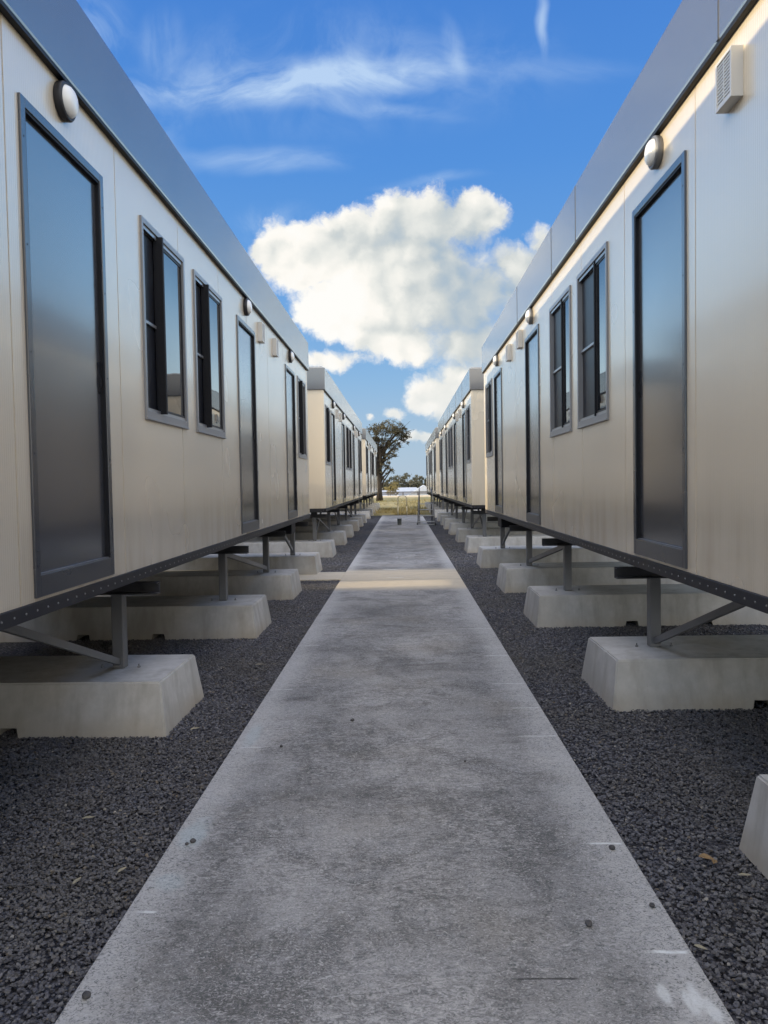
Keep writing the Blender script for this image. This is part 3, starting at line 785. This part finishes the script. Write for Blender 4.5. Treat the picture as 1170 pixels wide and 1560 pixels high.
for s, X, YY in ((-1, XL, YL), (1, XR, YR)):
    for k in range(3):
        vis = 0
        for i, py in enumerate(POSTS[s]):
            y = YY[k]+py
            if y < 1.2: continue
            if first: b = bproto; first = False
            else: b = bproto.copy(); COL.objects.link(b)
            inner = 1.43 if s < 0 else 1.315
            if i == 5: y += .16 if k == 0 else -.05
            b.location = (s*(inner+1.33)+jit.uniform(-.012, .012), y+jit.uniform(-.02, .02), -.006)
            b.rotation_euler = (0, 0, jit.uniform(-.006, .006))
            if s > 0 and k == 0 and i == 1: b.location = (1.318+1.33, 2.62, .002)
            w = ORD[vis]; vis += 1
            lab = 'tapered concrete block under the %s cabin, %s block from its near end' % (CAB[s][k], w)
            if s > 0 and k == 0 and i == 1: lab = 'pale concrete block cut off by the right frame edge, nearest on the right'
            if s < 0 and k == 0 and vis == 1: lab = 'concrete block beyond the left frame edge, nearest the camera'
            if s < 0 and k == 0 and i == 2: lab = 'large concrete block at left foreground with post and angled brace on it'
            tag(b, lab, 'concrete block', 'tapered concrete blocks carrying the cabins')

# ------------------------------------------------------------------ unseen sheet fence added far left to block low sun; openings shape the light bands
def added_shade_fence(y0, y1, label):
    bm = bmesh.new(); n = max(2, int((y1-y0)/.1)); xs_ = -5.2
    pr = None
    for i in range(n+1):
        y = y0+(y1-y0)*i/n; dx = .022*(1 if (i//1) % 2 else -1)
        a = bm.verts.new((xs_+dx, y, .04)); b = bm.verts.new((xs_+dx, y, 2.12))
        if pr: bm.faces.new((pr[0], a, b, pr[1]))
        pr = (a, b)
    r = empty('added_shade_fence', (xs_, y0, 0))
    def ch(o):
        o.parent = r; o.matrix_parent_inverse = Matrix.Translation((-xs_, -y0, 0)); return o
    ch(mk('sheet', bm, M['fence']))
    bm = bmesh.new(); box(bm, xs_-.035, xs_+.035, y0, y1, 2.12, 2.17); ch(mk('rail', bm, M['fence']))
    m = max(1, round((y1-y0)/2.6))
    for i in range(m+1):
        bm = bmesh.new(); y = y0+.03+(y1-y0-.06)*i/m; box(bm, xs_-.06, xs_-.03, y-.03, y+.03, -.02, 2.11); ch(mk('fence_post', bm, M['steel']))
    tag(r, label, 'fence', 'added corrugated fence panels that shape the sun bands')
gc1 = 11.1-.08*5.2; gc2 = 24.0-.08*5.2
added_shade_fence(-8, gc1-.30, 'added grey corrugated fence blocking sun behind the nearest left cabin, near stretch')
added_shade_fence(gc1+.36, gc2-.20, 'added grey corrugated fence blocking sun behind the left cabins, middle stretch')
added_shade_fence(gc2+.20, 36.5, 'added grey corrugated fence blocking sun behind the left cabins, far stretch')

# ------------------------------------------------------------------ things at the far end of the path
# inverted U hoop rail
bm = bmesh.new()
hx0, hx1, hy = -.245, .165, 35.7
pts = [(hx0, hy, 0), (hx0, hy, .78)]+[(hx0+.12*(1-math.cos(a)), hy, .78+.13*math.sin(a)) for a in [R_(d) for d in (20, 45, 70, 90)]]
pts += [(hx1-.12*(1-math.cos(a)), hy, .78+.13*math.sin(a)) for a in [R_(d) for d in (90, 70, 45, 20)]]+[(hx1, hy, .78), (hx1, hy, 0)]
tube(bm, pts, .024, 12)
r = empty('hoop_rail', (0, hy, 0)); h = mk('hoop', bm, M['cream_tube'], r, loc=(0, -hy, 0))
for hx in (hx0, hx1):
    bm = bmesh.new(); tube(bm, [(hx, 0, 0), (hx, 0, .42)], .030, 12); mk('sleeve', bm, M['cream_tube'], r)
tag(r, 'cream tubular hoop rail standing at the far end of the concrete path', 'hoop rail')
# tin
bm = bmesh.new()
lathe(bm, [(0, 0), (.075, 0), (.078, .006), (.075, .012), (.075, .205), (.08, .21), (.08, .222), (.073, .222), (.071, .214), (0, .214)], Matrix.Identity(4), 28)
r = empty('paint_tin', (-.14, 27.0, PT)); mk('can', bm, M['tin'], r)
bm = bmesh.new(); tube(bm, [(.078*math.cos(a), -.078*math.sin(a)*.35-.0, .2+.06*math.sin(a)) for a in [R_(d) for d in range(0, 181, 20)]], .003, 6); mk('handle', bm, M['steel'], r)
tag(r, 'small dark tin standing on the concrete path in the distance', 'tin')
# mobile steps
def steps():
    r = empty('access_steps', (.80, 27.3, 0))
    w = .29
    for sx in (-1, 1):
        bm = bmesh.new(); bar(bm, (sx*w, -.45, .02), (sx*w*.80, .42, .78), .035, .06); mk('stringer', bm, M['steel'], r)
        bm = bmesh.new(); tube(bm, [(sx*w, -.40, .1), (sx*(w-.02), -.30, .80), (sx*(w-.05), -.1, 1.05), (sx*(w-.08), .38, 1.32), (sx*(w-.08), .44, 1.28), (sx*(w-.08), .45, .02)], .015, 8); mk('handrail', bm, M['steel'], r)
        bm = bmesh.new(); tube(bm, [(sx*(w-.02), .45, 0), (sx*(w-.08), .45, .9)], .016, 8); mk('leg', bm, M['steel'], r)
        bm = bmesh.new(); lathe(bm, [(0, -.012), (.045, -.012), (.05, 0), (.045, .012), (0, .012)], Matrix.Translation((sx*(w+.03), -.45, .05)) @ Matrix.Rotation(math.pi/2, 4, 'Y'), 20); mk('wheel', bm, M['black'], r)
    for i in range(4):
        k = i/3; bm = bmesh.new(); y = -.42+.80*k; box(bm, -w*(1-.2*k), w*(1-.2*k), y-.09, y+.09, .12+.2*i, .145+.2*i); mk('tread', bm, M['alu'], r)
    bm = bmesh.new(); box(bm, -w, w, .44, .47, .3, .33); box(bm, -w, w, -.5, -.46, .02, .05); mk('crossbar', bm, M['alu'], r)
    tag(r, 'wheeled metal access steps with handrails at right edge of the path', 'steps')
steps()

# ------------------------------------------------------------------ small litter on path and gravel
def pebble(x, y, r, z, lab, seed):
    bm = bmesh.new(); bmesh.ops.create_icosphere(bm, subdivisions=2, radius=r)
    for v in bm.verts:
        n = noise.noise(v.co*60+Vector((seed*3.1, 0, 0))); v.co *= 1+.35*n; v.co.z *= .75
    for f in bm.faces: f.smooth = False
    o = mk('pebble', bm, M['pebble'], loc=(x, y, z+r*.6)); o.rotation_euler.z = seed
    tag(o, lab, 'pebble', 'loose dark pebbles on the concrete path')
for k, (x, y, r, lab) in enumerate(((-.885, 3.07, .012, 'dark pebble on the path by its left edge, the larger of two touching'), (-.902, 3.05, .008, 'tiny dark pebble touching a larger one at the left path edge'),
     (.80, 2.99, .012, 'dark pebble on the path beside the right edge, just past a pale mark'), (.825, 2.58, .010, 'small dark pebble hugging the right path edge in the foreground'),
     (.585, 2.47, .013, 'round dark pebble on open concrete in the right foreground'), (-.335, 4.66, .012, 'lone small pebble near the middle of the path'),
     (-.93, 2.12, .013, 'dark pebble at the bottom left corner of the path'), (-.70, 4.2, .009, 'small pebble on the left half of the path beyond the foreground'), (.30, 3.95, .007, 'tiny dark chip on the path right of centre'))):
    pebble(x, y, r, PT, lab, k+1)
def leaf(x, y, L, W_, rot, m, lab, z=.018, cat='dry leaf', name='dry_leaf'):
    bm = bmesh.new(); n = 8; top = []; bot = []; mid = []
    for i in range(n+1):
        u = i/n; w = W_*math.sin(math.pi*min(1, u**.8))*.5+.0004; c = .25*L*(u-.5)**2
        zz = c+.1*W_*math.sin(u*5)
        mid.append(bm.verts.new((L*(u-.5), 0, zz))); top.append(bm.verts.new((L*(u-.5), w, zz+w*.55))); bot.append(bm.verts.new((L*(u-.5), -w, zz+w*.4)))
    for i in range(n):
        bm.faces.new((mid[i], mid[i+1], top[i+1], top[i])); bm.faces.new((bot[i], bot[i+1], mid[i+1], mid[i]))
    o = mk(name, bm, m, loc=(x, y, z)); o.rotation_euler = (.12, -.1, rot)
    tag(o, lab, cat)
leaf(1.145, 2.93, .058, .028, -.5, M['dryleaf'], 'curled tan dry leaf lying on the gravel right of the path')
leaf(1.165, 2.90, .035, .020, .9, M['dryleaf'], 'small brown leaf scrap beside the curled tan leaf')
leaf(-1.42, 3.32, .055, .018, .2, M['straw'], 'pale dry leaf flat on the dark gravel at far left')
leaf(-1.10, 2.86, .045, .014, 1.1, M['straw'], 'thin bleached leaf on the left gravel near the path edge')
leaf(-1.24, 2.78, .05, .014, 1.3, M['straw'], 'narrow straw coloured leaf slanting on the left gravel')
leaf(1.235, 2.80, .05, .014, -.1, M['straw'], 'white sliver of leaf on gravel below the curled tan leaf')
leaf(.905, 2.36, .045, .013, -.7, M['straw'], 'pale twig scrap on gravel touching the right path edge')
leaf(-1.20, 6.2, .07, .02, .1, M['straw'], 'pale scrap on the gravel between left blocks and path')
leaf(-1.28, 4.55, .06, .02, .5, M['straw'], 'white chip on gravel at the foot of the left foreground block', z=.02)

# ------------------------------------------------------------------ far field: fence, houses, trees
def rail_fence(y, x0, x1):
    r = empty('field_fence', ((x0+x1)/2, y, 0)); cx = (x0+x1)/2
    n = 14
    for i in range(n+1):
        bm = bmesh.new(); x = x0+(x1-x0)*i/n-cx; box(bm, x-.06, x+.06, -.06, .06, -.3, .40); mk('fence_post', bm, M['wood'], r)
    for z in (.0, .16, .30):
        bm = bmesh.new(); box(bm, x0-cx, x1-cx, -.1, -.065, z, z+.10); mk('rail', bm, M['wood'], r)
    tag(r, 'low dark rail fence along the far edge of the dry field', 'fence')
rail_fence(103, -14, 14)
def house(x, y, zb, w, d, hw, hr, lab, ridge_x=True):
    r = empty('house', (x, y, zb))
    bm = bmesh.new(); box(bm, -w/2, w/2, -d/2, d/2, 0, hw); mk('wall', bm, M['wall_far'], r)
    e = .5
    bm = bmesh.new()
    if ridge_x:
        P0 = [(-w/2-e, -d/2-e, hw), (w/2+e, -d/2-e, hw), (w/2+e, d/2+e, hw), (-w/2-e, d/2+e, hw), (-w/2+w*.22, 0, hr), (w/2-w*.22, 0, hr)]
    else:
        P0 = [(-w/2-e, -d/2-e, hw), (w/2+e, -d/2-e, hw), (w/2+e, d/2+e, hw), (-w/2-e, d/2+e, hw), (0, -d/2-e+.5, hr), (0, d/2+e-.5, hr)]
    v = [bm.verts.new(p) for p in P0]
    if ridge_x:
        for f in ((0, 1, 5, 4), (1, 2, 5), (2, 3, 4, 5), (3, 0, 4), (3, 2, 1, 0)): bm.faces.new([v[i] for i in f])
    else:
        for f in ((0, 1, 4), (1, 2, 5, 4), (2, 3, 5), (3, 0, 4, 5), (3, 2, 1, 0)): bm.faces.new([v[i] for i in f])
    mk('roof', bm, M['roof_far'], r)
    for i in (-.3, .05, .32):
        bm = bmesh.new(); box(bm, w*i-.7, w*i+.7, -d/2-.05, -d/2+.02, 1., 2.2); wd = mk('window', bm, M['white'], r)
        bm = bmesh.new(); box(bm, w*i-.6, w*i+.6, -d/2-.07, -d/2-.051, 1.1, 2.1); mk('pane', bm, M['glass_far'], wd)
    tag(r, lab, 'house', 'pale roofed houses beyond the dry field')
def at(u, Y): d = ray(u, 740); return d.x/d.y*Y
house(at(594, 140), 140, -4.6, 6.5, 9, 2.7, 4.9, 'distant house with low white roof, leftmost beyond the field')
house(at(618, 150), 150, -4.6, 7.5, 8, 2.6, 5.3, 'distant white-roofed house in the middle beyond the field')
house(at(645, 138), 138, -4.6, 9, 9, 2.6, 5.75, 'distant house with steep pale roof, rightmost beyond the field', False)

def tree(name, x, y, zb, H, trunk_h, clumps, leafm, nleaf, ls, lab, tr=.2, lean=(0, 0), cat='tree', group=None, limbs=True, seed=1, wispy=0):
    """clumps: (dx, dz, rx, rz) ellipsoids in metres above the base"""
    rd = random.Random(seed)
    r = empty(name, (x, y, zb))
    bm = bmesh.new()
    pts = [(0, 0, 0)]; rads = [tr*1.25]
    n = 6
    for i in range(1, n+1):
        k = i/n; pts.append((lean[0]*k+rd.uniform(-.06, .06), lean[1]*k+rd.uniform(-.1, .1), trunk_h*k)); rads.append(tr*(1-.45*k))
    tube(bm, pts, rads, 9)
    top = Vector(pts[-1])
    ends = []
    for (dx, dz, rx, rz) in clumps:
        for q in range(3 if limbs else 1):
            a = rd.uniform(0, 6.28)
            tgt = Vector((dx+math.cos(a)*rx*.6, math.sin(a)*rx*.6, dz+rd.uniform(-.2, .5)*rz))
            k = rd.uniform(.55, 1) if tgt.z > top.z*.7 else rd.uniform(.2, .5)
            st = Vector(pts[max(1, int(k*n))]) if limbs else top
            m1 = st.lerp(tgt, .35)+Vector((0, 0, .12*(tgt-st).length)); m2 = st.lerp(tgt, .7)+Vector((rd.uniform(-.2, .2), rd.uniform(-.2, .2), .1*(tgt-st).length))
            tube(bm, [st, m1, m2, tgt], [tr*.42, tr*.26, tr*.15, tr*.06], 6)
            ends.append((m2, tgt, rx))
            for _ in range(5 if limbs else 0):
                e2 = tgt+Vector((rd.gauss(0, rx*.4), rd.gauss(0, rx*.4), rd.gauss(0, rz*.45)))
                tube(bm, [m2.lerp(tgt, rd.random()), e2], [tr*.09, tr*.03], 4)
    mk('trunk', bm, M['bark'], r)
    vs = []; fs = []
    tot = sum(c[2]*c[2]*c[3] for c in clumps)**1.0
    for (dx, dz, rx, rz) in clumps:
        cnt = int(nleaf*(rx*rx*rz)**.75/sum((c[2]*c[2]*c[3])**.75 for c in clumps))
        # twig-centred tufts give gaps and an uneven outline
        tufts = []
        for _ in range(max(6, cnt//26)):
            a = rd.uniform(0, 6.283); ph = math.acos(rd.uniform(-1, 1)); rr = rd.uniform(.25, 1.08)**.6
            tufts.append((Vector((dx+rx*rr*math.sin(ph)*math.cos(a), rx*rr*math.sin(ph)*math.sin(a), dz+rz*rr*math.cos(ph))), rd.uniform(.35, 1)))
        for i in range(cnt):
            tc, sz = rd.choice(tufts); sg = (.10+.13*rx)*sz*(.7 if wispy else 1)
            c = tc+Vector((rd.gauss(0, sg), rd.gauss(0, sg), rd.gauss(0, sg*.7)))
            nrm = Vector((rd.gauss(0, 1), rd.gauss(0, 1), rd.gauss(0, 1)+.4)).normalized()
            u = nrm.orthogonal().normalized(); w = nrm.cross(u); a = rd.uniform(0, 6.28); u, w = u*math.cos(a)+w*math.sin(a), w*math.cos(a)-u*math.sin(a)
            l = ls*rd.uniform(.6, 1.3); b = len(vs)
            vs += [c-u*l, c+w*l*.45, c+u*l, c-w*l*.45]; fs.append((b, b+1, b+2, b+3))
    me = bpy.data.meshes.new('crown'); me.from_pydata([tuple(v) for v in vs], [], fs); me.materials.append(leafm)
    o = bpy.data.objects.new('crown', me); COL.objects.link(o); o.parent = r
    tag(r, lab, cat, group)
# the tall tree: a broad dark top that trails down on the right
Yt = 67; pm = Yt/1167.6
tx = at(578, Yt)
def cl_(u, v, ru, rv): return (at(u, Yt)-tx, (736.6-v)*pm+GZ+.25, ru*pm, rv*pm)
tree('tall_tree', tx, Yt, 0, 7, 4.6, [cl_(568, 664, 16, 12), cl_(592, 658, 27, 12), cl_(613, 663, 16, 11), cl_(619, 672, 9, 10), cl_(580, 680, 15, 11), cl_(573, 700, 10, 14),
      cl_(600, 682, 12, 10), cl_(596, 698, 11, 8), cl_(588, 712, 11, 7), cl_(578, 722, 8, 8), cl_(594, 722, 7, 5), cl_(571, 682, 10, 14)],
     M['leaf_dark'], 8500, .075, 'tall dark spreading tree standing alone behind the farthest left cabin', tr=.26, lean=(.1, 0), seed=4, wispy=1)
far = [(583, 729, 11), (596, 726, 12), (610, 724, 12), (621, 722, 14), (633, 725, 11), (644, 726, 12), (656, 729, 11), (668, 727, 12), (640, 731, 9), (604, 731, 9), (572, 728, 12), (684, 728, 12), (560, 728, 12), (628, 733, 8), (650, 734, 7)]
FL = ['leftmost', 'second from the left', 'third from the left']
farlab = ['round crowned tree just right of the tall tree trunk, beyond the houses', 'grey-green tree above the leftmost white roof', 'spreading tree between the left and middle white roofs, far away',
          'tallest far tree, rounded top above the middle white roof', 'dense far tree right of the tallest one beyond the houses', 'far tree above the steep pale roof',
          'far tree above the right slope of the steep pale roof', 'far tree half hidden behind the farthest right cabin', 'low far tree tucked in the gap left of the steep roof',
          'low far tree filling in behind the left and middle houses', 'far tree hidden mostly behind the tall tree trunk', 'far tree wholly behind the right cabins', 'far tree wholly behind the left cabins', 'small low tree directly above the middle roof ridge', 'small low tree directly behind the steep roof ridge']
for k, (u, v, w) in enumerate(far):
    Yf = 172+random.uniform(-12, 14); q = Yf/1167.6; x = at(u, Yf); top = (736.6-v)*q+GZ+4.6; R0 = w*q
    cs = [(0, top-R0*.75, R0*.9, R0*.75), (-R0*.55, top-R0*1.25, R0*.6, R0*.6), (R0*.6, top-R0*1.15, R0*.6, R0*.55), (0, top-R0*1.9, R0*1.0, R0*.8), (-R0*.4, top-R0*2.6, R0*.9, R0*.8), (R0*.5, top-R0*2.5, R0*.9, R0*.8)]
    tree('distant_tree', x, Yf, -4.6, top, top*.6, cs, M['leaf_far'], 2300, .24, farlab[k], tr=.22, seed=20+k, group='trees beyond the far houses', limbs=False)
Yb = 112; x = at(598, Yb); q = Yb/1167.6
tree('yellow_bush', x, Yb, gh(0, Yb), 3, 1.6, [(0, (736.6-742)*q+GZ-gh(0, Yb), .9, .75), (-.5, (736.6-748)*q+GZ-gh(0, Yb), .8, .6), (.4, (736.6-750)*q+GZ-gh(0, Yb), .6, .5)], M['leaf_yellow'], 1300, .10,
     'small yellow leaved tree in front of the leftmost white roof', tr=.07, seed=77, limbs=False)

# dry grass tufts of the field, seen through the end of the corridor
def grass():
    rd = random.Random(5); vs = []; fs = []
    for i in range(14000):
        y = 35.6+ (rd.random()**1.5)*34; x = rd.uniform(-5.5, 5.5)
        if noise.noise(Vector((x*.5, y*.25, 0))) < -.12: continue
        h = rd.uniform(.05, .17)*(1+.6*noise.noise(Vector((x*.9, y*.4, 3)))); a = rd.uniform(0, 6.28); w = .012
        dx, dy = math.cos(a)*w, math.sin(a)*w; lx, ly = rd.gauss(0, .04), rd.gauss(0, .04); b = len(vs)
        vs += [(x-dx, y-dy, -.01), (x+dx, y+dy, -.01), (x+lx, y+ly, h)]; fs.append((b, b+1, b+2))
    me = bpy.data.meshes.new('dry_grass'); me.from_pydata(vs, [], fs); me.materials.append(M['grass'])
    o = bpy.data.objects.new('dry_grass', me); COL.objects.link(o)
    tag(o, 'dry yellow grass growing in the field past the path end', 'grass', kind='stuff')
M['grass'] = leafmat('dry_grass_straw', (.20, .17, .07, 1), (.42, .35, .16, 1))
grass()

S.view_settings.view_transform = 'Standard'; S.view_settings.look = 'None'; S.view_settings.exposure = 0; S.view_settings.gamma = 1
S.cycles.use_denoising = True; S.cycles.use_adaptive_sampling = True; S.cycles.adaptive_threshold = .025; S.cycles.adaptive_min_samples = 16
S.cycles.max_bounces = 8; S.cycles.diffuse_bounces = 4; S.cycles.glossy_bounces = 4
